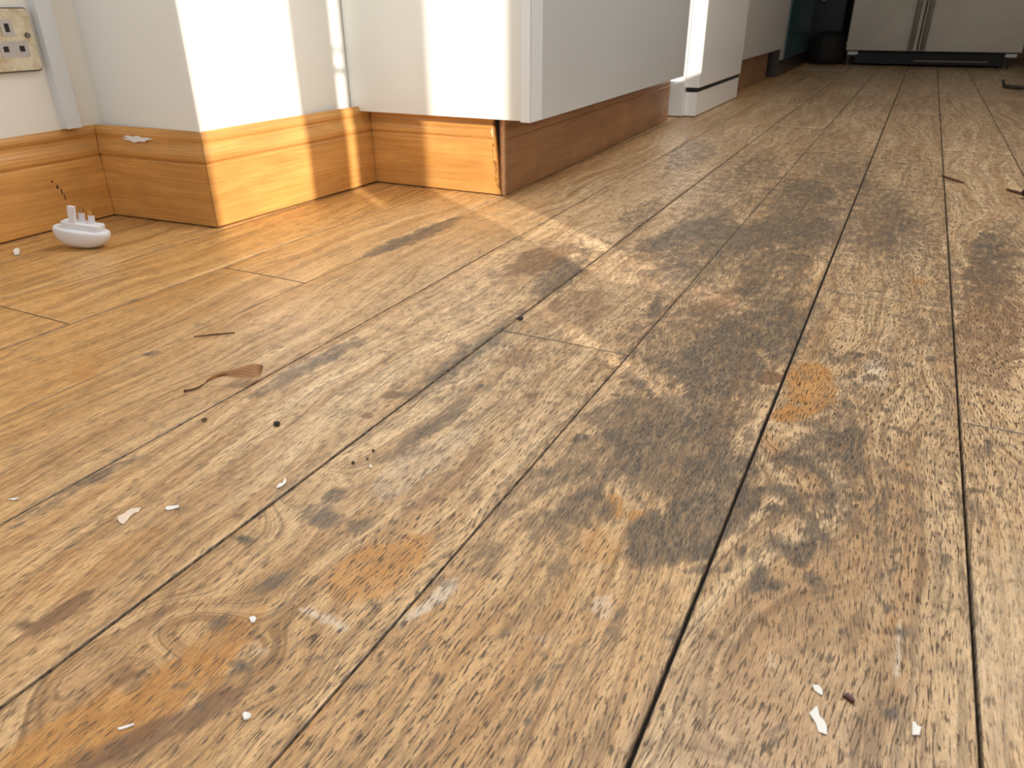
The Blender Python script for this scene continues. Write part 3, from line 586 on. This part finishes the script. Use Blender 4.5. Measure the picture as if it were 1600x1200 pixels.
# paint smear and drips on the skirting
def blob(name, mat, c, u, v, ru, rv, n=18, th=0.0004, parent=None, rag=0.25):
    c = Vector(c); u = Vector(u).normalized(); v = Vector(v).normalized(); w = u.cross(v)
    bm = bmesh.new()
    pts = []
    for i in range(n):
        a = 2 * math.pi * i / n; r = 1 + random.uniform(-rag, rag)
        pts.append(c + u * math.cos(a) * ru * r + v * math.sin(a) * rv * r)
    add_prism(bm, pts, w * th)
    return finish(name, bm, mat, parent)

# ================================================================== BASE CABINET (panel facing camera, doors facing the aisle)
ZB = 0.137
yaw = -0.0172
cab = empty('base_cabinet', (-0.589, 1.190, 0))
tag(cab, 'white base cabinet raised over the skirting, grey door facing the aisle', 'cabinet')
def child_box(name, mat, par, x0, x1, y0, y1, z0, z1, bevel=0.0):
    l = par.location
    return box(name, mat, x0 - l.x, x1 - l.x, y0 - l.y, y1 - l.y, z0 - l.z, z1 - l.z, par, bevel)
child_box('side_panel', M['panel'], cab, -0.9555, -0.5905, 1.198, 1.214, ZB, 0.87, 0.0012)
child_box('carcass', M['door2'], cab, -1.178, -0.600, 1.264, 2.215, ZB + 0.004, 0.868)
child_box('carcass', M['door2'], cab, -0.953, -0.600, 1.215, 1.263, ZB + 0.004, 0.868)
def slab(name, mat, par, pts, z0, z1, bevel=0.0):
    bm = bmesh.new(); l = par.location
    add_prism(bm, [(x - l.x, y - l.y, z0 - l.z) for x, y in pts], (0, 0, z1 - z0))
    return finish(name, bm, mat, par, bevel=bevel)
d0 = (-0.5690, 1.1870); d1 = (-0.5875, 2.225)
slab('door', M['door'], cab, [d0, d1, (d1[0] - 0.0185, d1[1]), (d0[0] - 0.0190, d0[1])], ZB - 0.001, 0.865, 0.0012)
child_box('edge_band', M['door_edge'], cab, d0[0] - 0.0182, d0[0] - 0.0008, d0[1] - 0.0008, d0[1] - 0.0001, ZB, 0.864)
slab('lit_band_strip', M['door_edge'], cab, [(d0[0] + 0.0004, d0[1] + 0.001), (d0[0] - 0.0008 + 0.0004, d0[1] + 0.046), (d0[0] - 0.0008, d0[1] + 0.046), (d0[0], d0[1] + 0.001)], ZB, 0.864)  # added pale strip: lighter band of light near the corner put in as colour
wt = box('worktop', M['door2'], -1.178, -0.565, 1.17, 4.09, 0.872, 0.902, bevel=0.003)
tag(wt, 'pale worktop running over the white cabinets and dishwasher', 'worktop')

# oak plinth under the doors, split away from the skirting at the corner
pl = empty('plinth_board', (-0.6365, 1.2214, 0))
tag(pl, 'brown oak plinth board under the grey cabinet door, split at its near corner', 'plinth')
bm = bmesh.new()
PP = [(d * 0.55, z) for d, z in PROF if z <= 0.1346] + [(0, 0.1346)]
rings = []
for f in [0, 0.004, 0.5, 1]:
    ring = []
    for i, (d, z) in enumerate(PP):
        x = -0.6365 - 0.0223 * 1.139 * f - (9.9 - d) / 1000; y = 1.2225 + 1.139 * f
        if f == 0: y += 0.0012 * math.sin(z * 420) + 0.0008 * math.sin(z * 1100)
        ring.append(bm.verts.new((x + 0.6365, y - 1.2214, z + 0.0008)))
    rings.append(ring)
for a, b in zip(rings, rings[1:]):
    n = len(PP)
    for i in range(n): bm.faces.new((a[i], a[(i + 1) % n], b[(i + 1) % n], b[i]))
bm.faces.new(rings[0][::-1]); bm.faces.new(rings[-1])
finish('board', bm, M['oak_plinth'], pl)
# raw splintered end grain, a thin ragged strip on the cut end
bm = bmesh.new()
zs = np.linspace(0.001, 0.134, 24)
fr = []
for z in zs:
    j = 0.0006 * math.sin(z * 300) + 0.0005 * random.uniform(-1, 1)
    fr.append([bm.verts.new((xx, yy, z)) for xx, yy in ((-0.0058 + j, -0.0004), (-0.0008 + j * 0.6, -0.0016 + j), (0.0003, 0.0030), (-0.0058 + j, 0.0018))])
for a, b in zip(fr, fr[1:]):
    for i in range(4): bm.faces.new((a[i], a[(i + 1) % 4], b[(i + 1) % 4], b[i]))
bm.faces.new(fr[0][::-1]); bm.faces.new(fr[-1])
o = finish('broken_end', bm, M['raw_edge'], pl); o['label'] = 'pale splintered end grain'
bl = box('shade_block', M['gap'], -0.690, -0.652, 1.236, 1.256, 0.001, 0.133)  # near-black block added in place of the shade inside the split
tag(bl, 'near-black filler for the shade in the split between skirting end and plinth board', 'block')

# ================================================================== DISHWASHER
dw = empty('dishwasher', (-0.60, 2.45, 0))
tag(dw, 'white freestanding dishwasher beyond the grey cabinet door, sun on its side', 'dishwasher')
def dwb(name, mat, x0, x1, y0, y1, z0, z1, b=0.0): return child_box(name, mat, dw, x0, x1, y0, y1, z0, z1, b)
dwb('body', M['enamel'], -1.16, -0.640, 2.452, 3.072, 0.088, 0.855, 0.002)
dwb('door', M['enamel'], -0.6385, -0.596, 2.452, 3.072, 0.0865, 0.76, 0.004)
dwb('control_panel', M['enamel'], -0.6385, -0.596, 2.452, 3.072, 0.762, 0.853, 0.004)
dwb('kick_plate', M['enamel'], -0.6365, -0.600, 2.452, 3.072, 0.003, 0.0725, 0.002)
dwb('side_skirt', M['enamel'], -1.15, -0.6375, 2.436, 2.466, 0.003, 0.104, 0.002)
dwb('seal', M['rubber'], -0.6365, -0.602, 2.456, 3.068, 0.0728, 0.0862)
for yy in (2.50, 3.02):
    bm = bmesh.new(); tube(bm, [(0, 0, 0.0), (0, 0, 0.0028)], 0.012, 12)
    f = finish('foot', bm, M['rubber'], dw); f.location = (-0.62 - dw.location.x, yy - dw.location.y, 0.0002)
bm = bmesh.new(); tube(bm, [(0.018, 0.10, 0.72), (0.018, 0.52, 0.72)], 0.007, 8)
finish('handle', bm, M['steel'], dw)

# ================================================================== PALE GREY CABINETS
def cabinet(y0, y1, lab):
    c = empty('kitchen_cabinet', (-0.60, y0, 0)); tag(c, lab, 'cabinet', None)
    child_box('carcass', M['door2'], c, -1.178, -0.624, y0 + 0.001, y1 - 0.001, 0.134, 0.868)
    child_box('door', M['door2'], c, -0.6225, -0.600, y0 + 0.0015, y1 - 0.0015, 0.1305, 0.865, 0.0015)
    return c
cabinet(3.086, 3.544, 'pale grey cabinet directly beyond the white dishwasher')
cabinet(3.546, 4.05, 'pale grey cabinet next to the range cooker')
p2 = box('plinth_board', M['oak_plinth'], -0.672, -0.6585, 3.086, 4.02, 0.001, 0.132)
tag(p2, 'brown wooden plinth board under the pale grey cabinets', 'plinth')

# ================================================================== RANGE COOKER
rc = empty('range_cooker', (-0.61, 4.6, 0))
tag(rc, 'dark teal fronted range cooker with steel trim at the end of the cabinets', 'cooker')
def rcb(name, mat, x0, x1, y0, y1, z0, z1, b=0.0): return child_box(name, mat, rc, x0, x1, y0, y1, z0, z1, b)
rcb('body', M['dark_steel'], -1.16, -0.640, 4.11, 5.02, 0.030, 0.90, 0.003)
rcb('trim', M['steel'], -0.640, -0.612, 4.11, 4.175, 0.076, 0.80, 0.002)
rcb('oven_door', M['teal'], -0.640, -0.606, 4.180, 4.595, 0.078, 0.78, 0.004)
rcb('oven_door', M['teal'], -0.640, -0.606, 4.605, 5.02, 0.078, 0.78, 0.004)
rcb('kick_panel', M['dark_steel'], -0.6395, -0.622, 4.14, 5.02, 0.006, 0.073, 0.002)
bm = bmesh.new(); add_box(bm, -0.0655, -0.006, -0.525, -0.493, 0.002, 0.124)
o = finish('corner_foot', bm, M['dark_steel'], rc, bevel=0.002)
for yy in (-0.40, 0.05):
    bm = bmesh.new(); tube(bm, [(0.022, yy, 0.70), (0.022, yy + 0.33, 0.70)], 0.009, 8); finish('handle', bm, M['steel'], rc)

# ================================================================== DARK END
tp = empty('tall_cupboard', (-0.62, 5.3, 0))
tag(tp, 'black tall cupboard in the dark corner between cooker and fridge', 'cupboard')
child_box('body', M['black'], tp, -1.17, -0.47, 5.42, 5.99, 0.09, 2.1, 0.003)
child_box('door', M['black'], tp, -0.79, -0.475, 5.40, 5.4185, 0.10, 2.08, 0.002)
child_box('kickboard', M['soft_black'], tp, -1.16, -0.48, 5.45, 5.97, 0.002, 0.088)
bm = bmesh.new(); bmesh.ops.create_uvsphere(bm, u_segments=12, v_segments=8, radius=0.013)
o = finish('knob', bm, M['steel'], tp, True); o.location = (-0.60 - tp.location.x, 5.385 - tp.location.y, 0.345)
# floppy black bag standing on the floor
bm = bmesh.new()
prof = [(0.02, 0.001), (0.105, 0.001), (0.118, 0.03), (0.120, 0.09), (0.112, 0.135), (0.090, 0.158), (0.055, 0.168), (0.03, 0.172)]
rings = []
for r, z in prof:
    rings.append([bm.verts.new((math.cos(a) * r * 0.9 * (1 + 0.05 * math.sin(5 * a + z * 30)), math.sin(a) * r * (1 + 0.05 * math.cos(4 * a)), z + (0.006 * math.sin(3 * a) if z > 0.12 else 0))) for a in [2 * math.pi * k / 24 for k in range(24)]])
for a, b in zip(rings, rings[1:]):
    for k in range(24): bm.faces.new((a[k], a[(k + 1) % 24], b[(k + 1) % 24], b[k]))
bm.faces.new(rings[0][::-1]); bm.faces.new(rings[-1])
o = finish('bin', bm, M['soft_black'], None, True); o.location = (-0.515, 5.19, 0.0002)
tag(o, 'low black rounded bin in the dark corner left of the fridge', 'bin')

# ================================================================== FRIDGE
fr = empty('fridge', (0.04, 5.1, 0))
tag(fr, 'wide beige steel double door fridge at the far end of the floor', 'fridge')
def frb(name, mat, x0, x1, y0, y1, z0, z1, b=0.0): return child_box(name, mat, fr, x0, x1, y0, y1, z0, z1, b)
frb('cabinet', M['black'], -0.398, 0.470, 5.150, 5.78, 0.075, 1.78, 0.004)
frb('door', M['fridge'], -0.400, -0.034, 5.080, 5.148, 0.082, 1.77, 0.008)
frb('door', M['fridge'], -0.026, 0.474, 5.080, 5.148, 0.082, 1.77, 0.008)
g = frb('grille', M['rubber'], -0.345, 0.405, 5.110, 5.14, 0.012, 0.074, 0.002)
frb('grille_slot', M['dark_steel'], -0.035, 0.33, 5.1035, 5.1095, 0.026, 0.034)
for xa, xb in ((-0.388, -0.335), (0.405, 0.458)):
    frb('hinge', M['trunk'], xa, xb, 5.100, 5.148, 0.058, 0.0745, 0.002)
for x in (-0.385, 0.412):
    bm = bmesh.new(); tube(bm, [(0, 0, 0.0006), (0, 0, 0.010), (0, 0, 0.0102), (0, 0, 0.057)], [0.020, 0.020, 0.008, 0.008], 14)
    f = finish('foot', bm, M['dark_steel'], fr); f.location = (x - fr.location.x, 5.125 - fr.location.y, 0)
for x in (-0.064, -0.004):
    bm = bmesh.new()
    tube(bm, [(x - 0.04, -0.058, 0.088), (x - 0.04, -0.058, 1.45)], 0.0125, 12)
    h = finish('handle', bm, M['steel'], fr, True)
    for z in (0.100, 1.42):
        bm = bmesh.new(); tube(bm, [(x - 0.04, -0.058, z), (x - 0.04, -0.0205, z)], 0.009, 10); finish('handle_post', bm, M['steel'], h, True)
# skirting beyond the fridge
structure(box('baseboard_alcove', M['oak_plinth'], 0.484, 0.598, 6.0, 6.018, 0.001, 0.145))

# ================================================================== SOCKET AND TRUNKING
WX = -1.182
tr = empty('cable_trunking', (WX, 0.775, 0.1455))
tag(tr, 'grey white plastic cable trunking running up the wall from the skirting', 'trunking')
child_box('channel', M['trunk'], tr, WX + 0.0002, WX + 0.0155, 0.7615, 0.7845, 0.1462, 2.2)
child_box('lid', M['trunk'], tr, WX + 0.0156, WX + 0.0180, 0.7605, 0.7850, 0.1460, 2.2, 0.0007)

so = empty('wall_socket', (WX, 0.68, 0.274))
tag(so, 'double wall socket with worn brass coloured plate beside the cable trunking', 'socket')
sx = 0.0002
def rrect(bm, y0, y1, z0, z1, x0, x1, r=0.004, n=4):
    pts = []
    for cy, cz, a0 in ((y1 - r, z1 - r, 0), (y0 + r, z1 - r, 90), (y0 + r, z0 + r, 180), (y1 - r, z0 + r, 270)):
        for k in range(n + 1):
            a = math.radians(a0 + 90 * k / n); pts.append((x0, cy + r * math.cos(a), cz + r * math.sin(a)))
    add_prism(bm, pts, (x1 - x0, 0, 0))
def sp(name, mat, y0, y1, z0, z1, x0, x1, r=0.003, par=None, bevel=0.0):
    bm = bmesh.new(); rrect(bm, y0, y1, z0, z1, x0, x1, r)
    return finish(name, bm, mat, par or so, bevel=bevel)
# local frame: y along wall, z up, x out of wall
bk = sp('back_frame', M['dark_steel'], -0.0745, 0.0745, -0.0435, 0.0415, sx, 0.0045, 0.006)
ptp = sp('plate', M['plate'], -0.073, 0.073, -0.0415, 0.0400, 0.0046, 0.0072, 0.006, bevel=0.0008)
for oy in (-0.038, 0.0375):
    e = sp('earth_insert', M['insert'], oy - 0.0115 + 0.0015, oy + 0.0075, 0.0045, 0.0265, 0.0073, 0.0081, 0.002)
    sp('slot', M['hole'], oy - 0.0045, oy + 0.0018, 0.0100, 0.0210, 0.0082, 0.0084, 0.0006, e)
    l = sp('live_insert', M['insert'], oy - 0.0195, oy + 0.0225, -0.0235, -0.0020, 0.0073, 0.0082, 0.002)
    for dy in (-0.011, 0.0125): sp('slot', M['hole'], oy + dy - 0.0038, oy + dy + 0.0038, -0.0160, -0.0085, 0.0083, 0.0085, 0.0005, l)
for oy in (-0.0085, 0.0060): sp('rocker_switch', M['plastic'], oy - 0.0055, oy + 0.0045, 0.006, 0.028, 0.0073, 0.0105, 0.001)
for oy in (-0.064, 0.0635):
    bm = bmesh.new(); tube(bm, [(0.0073, oy, 0.005), (0.0083, oy, 0.005)], 0.0038, 14)
    s_ = finish('screw', bm, M['dark_steel'], so)
    bm = bmesh.new(); add_box(bm, 0.0084, 0.0086, oy - 0.0006, oy + 0.0006, 0.0020, 0.0080); finish('screw_slot', bm, M['insert'], s_)

# ================================================================== PLUG ADAPTOR
CH = Vector((CR.x, CR.y, 0)).normalized(); CA = Vector((-CH.y, CH.x, 0))      # the plug's own axes
ROLL = math.radians(9)
pg = empty('plug_adaptor', (-1.046, 0.655, 0.0008)); pg.rotation_euler = (0, ROLL, math.atan2(CH.y, CH.x))
pg.scale = (0.93, 0.93, 0.93)
tag(pg, 'white plug-in adaptor lying pins up on the floorboards by the left skirting', 'plug')
bm = bmesh.new()
NS = 48
levels = [(0.0, 0.06), (0.0010, 0.36), (0.0038, 0.60), (0.0080, 0.78), (0.0135, 0.91), (0.0190, 0.975), (0.0235, 1.0), (0.0265, 0.99), (0.0285, 0.965), (0.0295, 0.93), (0.0298, 0.88)]
rings = []
for z, s in levels:
    ring = []
    for k in range(NS):
        a = 2 * math.pi * k / NS
        ca, sa = math.cos(a), math.sin(a)
        x = 0.0425 * s * math.copysign(abs(ca) ** 0.8, ca) + 0.004 * min(1, z / 0.015); y = 0.0205 * min(1, s * 1.02) * math.copysign(abs(sa) ** 0.8, sa)
        ring.append(bm.verts.new((x, y, z + 0.9 * x * x * (z / 0.03))))
    rings.append(ring)
for a, b in zip(rings, rings[1:]):
    for k in range(NS): bm.faces.new((a[k], a[(k + 1) % NS], b[(k + 1) % NS], b[k]))
bm.faces.new(rings[0][::-1]); bm.faces.new(rings[-1])
body = finish('shell', bm, M['plastic'], pg, True)
zmin = min((Matrix.Rotation(ROLL, 3, 'Y') @ (v.co * 0.93)).z for v in body.data.vertices)
pg.location.z = 0.0001 - zmin
bm = bmesh.new()
rrv = []
add_box(bm, -0.0230, 0.0370, -0.0120, 0.0120, 0.0285, 0.0400)
es = [e for e in bm.edges if abs(e.verts[0].co.z - e.verts[1].co.z) > 0.005]
bmesh.ops.bevel(bm, geom=es, offset=0.006, segments=4, profile=0.5, affect='EDGES')
finish('pin_block', bm, M['plastic'], pg, bevel=0.001)
def pin(x, y, w, d, z0, z1, brass):
    zb = z1 - 0.0085 if brass else z1
    bm = bmesh.new(); add_box(bm, x - w / 2, x + w / 2, y - d / 2, y + d / 2, z0, zb); p = finish('pin', bm, M['plastic'], pg, bevel=0.0010)
    if brass:
        bm = bmesh.new(); add_box(bm, x - w / 2 + .0004, x + w / 2 - .0004, y - d / 2 + .0004, y + d / 2 - .0004, zb, z1); finish('brass_tip', bm, M['brass_pin'], p, bevel=0.0014)
pin(-0.0040, -0.0075, 0.0095, 0.006, 0.039, 0.0660, False)
pin(0.0030, 0.0060, 0.0078, 0.005, 0.039, 0.0620, True)
pin(0.0195, 0.0030, 0.0078, 0.005, 0.039, 0.0610, True)

# ================================================================== LEAF
lf = empty('dry_leaf', (-0.5409, 0.3969, 0))
tag(lf, 'curled brown dry leaf with a long stalk lying on the pale floorboards', 'leaf')
NEAR = [(-0.5302, 0.4107, 0.0020), (-0.5269, 0.4174, 0.0050), (-0.5187, 0.4218, 0.0075), (-0.5074, 0.4244, 0.0085), (-0.4964, 0.4276, 0.0085), (-0.4899, 0.4327, 0.0070), (-0.4896, 0.4395, 0.0060), (-0.4921, 0.4465, 0.0070), (-0.4955, 0.4526, 0.0110)]
FAR = [(-0.5302, 0.4107, 0.0020), (-0.5266, 0.4146, 0.0070), (-0.5181, 0.4224, 0.0120), (-0.5102, 0.4284, 0.0140), (-0.5030, 0.4358, 0.0150), (-0.4978, 0.4429, 0.0160), (-0.4963, 0.4468, 0.0150), (-0.4954, 0.4496, 0.0130), (-0.4955, 0.4526, 0.0110)]
STALK = [(-0.5378, 0.3944, 0.0012), (-0.5351, 0.3979, 0.0012), (-0.5324, 0.4020, 0.0012), (-0.5310, 0.4068, 0.0016), (-0.5286, 0.4111, 0.0035), (-0.5253, 0.4179, 0.0068), (-0.5167, 0.4227, 0.0095), (-0.5087, 0.4278, 0.0110), (-0.5017, 0.4353, 0.0112), (-0.4984, 0.4431, 0.0105)]
L0 = lf.location
bm = bmesh.new(); uvl = bm.loops.layers.uv.new('UVMap')
def crv(P, q):                               # smooth (Catmull-Rom) point on a polyline
    n = len(P) - 1; t = min(q * n, n - 1e-6); i = int(t); t -= i
    g = lambda k: Vector(P[min(max(k, 0), n)])
    a, b, c, d = g(i - 1), g(i), g(i + 1), g(i + 2)
    return 0.5 * ((2 * b) + (c - a) * t + (2 * a - 5 * b + 4 * c - d) * t * t + (3 * b - a - 3 * c + d) * t ** 3)
NU, NV = 40, 10; grid = []
for i in range(NU + 1):
    q = i / NU; a = crv(NEAR, q); b = crv(FAR, q); row = []
    for j in range(NV + 1):
        t = j / NV
        p = b.lerp(a, t)
        w = math.sin(math.pi * q)
        p.z += w * (0.0012 * math.sin(math.pi * t * 2 + 0.4) + 0.0006 * math.sin(14 * q + 5 * t)) - w * 0.0010 * math.sin(math.pi * t)
        row.append(bm.verts.new(p - L0))
    grid.append(row)
for i in range(NU):
    for j in range(NV):
        f = bm.faces.new((grid[i][j], grid[i + 1][j], grid[i + 1][j + 1], grid[i][j + 1])); f.smooth = True
        for lp, (a, b) in zip(f.loops, ((i, j), (i + 1, j), (i + 1, j + 1), (i, j + 1))): lp[uvl].uv = (a / NU, b / NV)
bmesh.ops.solidify(bm, geom=bm.faces[:], thickness=0.0004)
finish('blade', bm, M['leaf'], lf, True)
bm = bmesh.new(); pts = [crv(STALK, s) - L0 for s in np.linspace(0.0, 0.72, 18)]
tube(bm, pts, [0.0012] * 2 + [0.0008] * 8 + [0.0004] * 8, 6)
finish('stalk', bm, M['browncrumb'], lf, True)

# ================================================================== PAINT FLAKES AND CRUMBS
IR = Vector((CR.x, CR.y)).normalized()
def flake(x, y, poly, lab, mat='flake', curl=0.0010, th=0.0006, name='paint_flake', cat='flake', group=None):
    # poly in millimetres around (x, y)
    fx = Vector((1, 0)); fy = Vector((0, 1))
    bm = bmesh.new(); top = []; bot = []
    cx = sum(p[0] for p in poly) / len(poly); cy = sum(p[1] for p in poly) / len(poly)
    R = max(math.hypot(a - cx, b - cy) for a, b in poly)
    for a, b in poly:
        w = fx * ((a - cx) / 1000) + fy * ((b - cy) / 1000)
        z = 0.0002 + curl * ((a - cx) / R) ** 2
        bot.append(bm.verts.new((w.x, w.y, z))); top.append(bm.verts.new((w.x, w.y, z + th)))
    c0 = bm.verts.new((0, 0, 0.0001)); c1 = bm.verts.new((0, 0, 0.0001 + th))
    n = len(poly)
    for i in range(n):
        j = (i + 1) % n
        bm.faces.new((c1, top[i], top[j])); bm.faces.new((c0, bot[j], bot[i])); bm.faces.new((bot[i], bot[j], top[j], top[i]))
    o = finish(name, bm, M[mat]); o.location = (x, y, 0.0)
    return tag(o, lab, cat, group)
flake(-0.4236, 0.2475, [(-2.5, -7.9), (-5.0, -5.6), (-4.5, -3.9), (-3.6, -1.4), (-4.7, 2.1), (-3.7, 5.2), (-1.0, 7.5), (1.2, 7.9), (1.1, 9.3), (2.4, 5.8), (3.7, 4.4), (1.7, 2.8), (2.3, -1.5), (4.6, -5.3), (6.1, -9.9), (2.0, -9.5)], 'largest pinkish curved paint flake on the left boards', 'flake_pink')
flake(-0.4034, 0.2655, [(-1.8, -3.4), (-3.7, -2.3), (-3.5, -0.1), (-1.3, 1.8), (2.3, 4.2), (4.9, 2.0), (2.8, -0.0), (0.3, -2.3)], 'small straight white flake right of the pinkish curved flake')
flake(-0.3552, 0.3231, [(0.2, -6.8), (-1.8, -1.6), (0.5, 0.4), (-2.0, 4.3), (-3.2, 6.9), (1.5, 2.6), (2.5, -1.2), (2.2, -4.7)], 'thin crescent white flake just above the board joint')
flake(-1.1055, 0.5965, [(0.3, -4.7), (-10.8, 3.8), (-12.9, 9.8), (-1.6, 5.9), (13.0, -4.3), (12.0, -10.5)], 'white crumb beside the left skirting near the plug adaptor', th=0.003)
flake(-0.5128, 0.2225, [(-2.9, -2.1), (-1.2, 0.6), (3.0, 2.4), (1.1, -0.8)], 'tiny white sliver at the left edge of the photo')
flake(-0.2747, 0.2114, [(-2.6, -0.3), (-1.4, 1.9), (0.9, 1.8), (2.6, -1.4), (0.6, -2.0)], 'small white triangular chip on the orange grained board', th=0.001)
flake(-0.2302, 0.1619, [(-2.4, -0.6), (-2.2, 1.1), (0.3, 1.8), (2.0, 0.9), (2.3, -1.0), (-0.0, -2.2)], 'round white chip at the lower left of the orange stain', th=0.001)
flake(-0.2784, 0.1312, [(-2.9, -2.7), (-0.6, 0.6), (1.6, 2.9), (2.8, 2.3), (0.6, -0.3), (-1.6, -2.9)], 'thin white sliver in the bottom left of the orange stain')
flake(0.0204, 0.2854, [(-4.7, 1.8), (-2.1, 8.1), (-1.4, 7.1), (0.1, 2.5), (2.4, 0.8), (3.9, -2.7), (4.4, -6.9), (0.5, -6.8), (-0.8, -2.9), (-2.3, -0.9)], 'large white bone-shaped flake at the bottom right of the floor')
flake(0.0179, 0.3039, [(-3.2, 1.7), (-0.1, 3.4), (2.1, 0.4), (2.3, -2.5), (0.7, -2.0), (-1.8, -1.0)], 'small white flake just above the bone-shaped flake')
flake(0.0627, 0.3019, [(-1.8, 2.7), (-0.4, 3.4), (0.4, 1.3), (2.1, 1.5), (1.4, -3.7), (-1.7, -5.2)], 'squarish white flake at the lower right beside a dark knot')
flake(-0.3102, 0.3699, [(-1.6, 1.6), (0.6, 0.9), (2.0, -1.7), (-0.9, -0.8)], 'tiny white chip above the knot by the long joint')
flake(0.0325, 0.3056, [(-2.8, -0.3), (-1.9, 1.7), (-0.9, 2.4), (1.0, 1.3), (2.6, -0.9), (2.1, -2.5), (-0.1, -1.7)], 'dark red oval crumb between the white flakes at lower right', 'redcrumb', 0.0, 0.0016, 'crumb', 'crumb')
def crumb(x, y, r, lab, mat='crumb', sq=0.7, group=None):
    bm = bmesh.new(); bmesh.ops.create_icosphere(bm, subdivisions=2, radius=r)
    for v in bm.verts:
        v.co *= 1 + random.uniform(-0.22, 0.22); v.co.z *= sq
    zmin = min(v.co.z for v in bm.verts)
    for v in bm.verts: v.co.z -= zmin
    o = finish('crumb', bm, M[mat]); o.location = (x, y, 0.0001)
    return tag(o, lab, 'crumb', group)
crumb(-0.4187, 0.3861, 0.0028, 'black round crumb on the pale board below the leaf')
crumb(-0.4800, 0.3653, 0.0024, 'reddish brown crumb on the boards left of the black crumb', 'browncrumb', 0.4)
for (x, y), r, w in zip([(-0.3220, 0.3890), (-0.3192, 0.3775), (-0.3255, 0.3680)], (0.0012, 0.0009, 0.0012), ('farthest', 'middle', 'nearest')):
    crumb(x, y, r, w + ' of three tiny black crumbs above the knot by the long joint', group='black crumbs above the knot')
crumb(-0.3405, 0.6857, 0.0035, 'dark tuft of dirt caught in the long joint at mid floor', 'crumb', 0.5)
crumb(0.2205, 1.603, 0.010, 'dark lump at the right edge of the photo', 'crumb', 0.9)
def splinter(pts, r, lab, name='splinter', cat='splinter', mat='browncrumb'):
    o0 = Vector(pts[0]); bm = bmesh.new()
    rs = [r * (0.5 + 0.7 * math.sin(math.pi * (i + 0.4) / (len(pts)))) for i in range(len(pts))]
    tube(bm, [Vector(p) - o0 for p in pts], rs, 6)
    o = finish(name, bm, M[mat], None, True); o.location = o0
    return tag(o, lab, cat)
splinter([(0.0850, 1.750, 0.003), (0.0960, 1.730, 0.003), (0.1100, 1.712, 0.0025), (0.1225, 1.698, 0.002)], 0.0019, 'dark splinter sticking out of a board joint at the far right')
splinter([(0.1930, 1.665, 0.002), (0.2080, 1.640, 0.003), (0.2250, 1.625, 0.002)], 0.0022, 'short dark splinter at the right edge above the dark lump')
splinter([(-0.6300, 0.4890, 0.0010), (-0.6150, 0.5020, 0.0012), (-0.5990, 0.5165, 0.0010)], 0.0007, 'thin brown splinter lying on the boards above the leaf')
splinter([(0.325, 3.900, 0.030), (0.332, 3.870, 0.009), (0.345, 3.855, 0.0085), (0.45, 3.80, 0.008), (0.62, 3.74, 0.008)], 0.0075, 'dark thin rod lying on the floor near the fridge at the right edge', 'rod', 'rod', 'dark_steel')
o = blob('residue', M['spill'], (-0.483, 4.665, 0.0004), (1, 0, 0), (0, 1, 0), 0.085, 0.055, 22, 0.0008, None, 0.35)
tag(o, 'pale flat spill mark on the far floor in front of the cooker', 'spill')
# white filler smear on the short return of skirting
o = blob('filler_smear', M['flake'], (-1.0845, 0.8117 + 0.0058, 0.1285), (1, 0.045, 0), (0, 0.30, 1), 0.030, 0.0045, 26, 0.0006, None, 0.35)
tag(o, 'white filler smear on the upper moulding of the short skirting return', 'smear')
# brown drip on the left skirting
dr = empty('drip_mark', (-1.1695, 0.7155, 0.0735)); tag(dr, 'dark brown dried drip running down the left skirting above the plug adaptor', 'stain')
for (y, z, a, b) in ((0.7155, 0.0735, 0.0022, 0.0016), (0.7215, 0.0640, 0.0022, 0.0034), (0.7265, 0.0560, 0.0010, 0.0050), (0.7290, 0.0470, 0.0010, 0.0060)):
    o = blob('drop', M['browncrumb'], (-1.16968 + 1.1695, y - 0.7155, z - 0.0735), (0.007, 1, 0), (0, 0, 1), a, b, 10, 0.0004, dr)
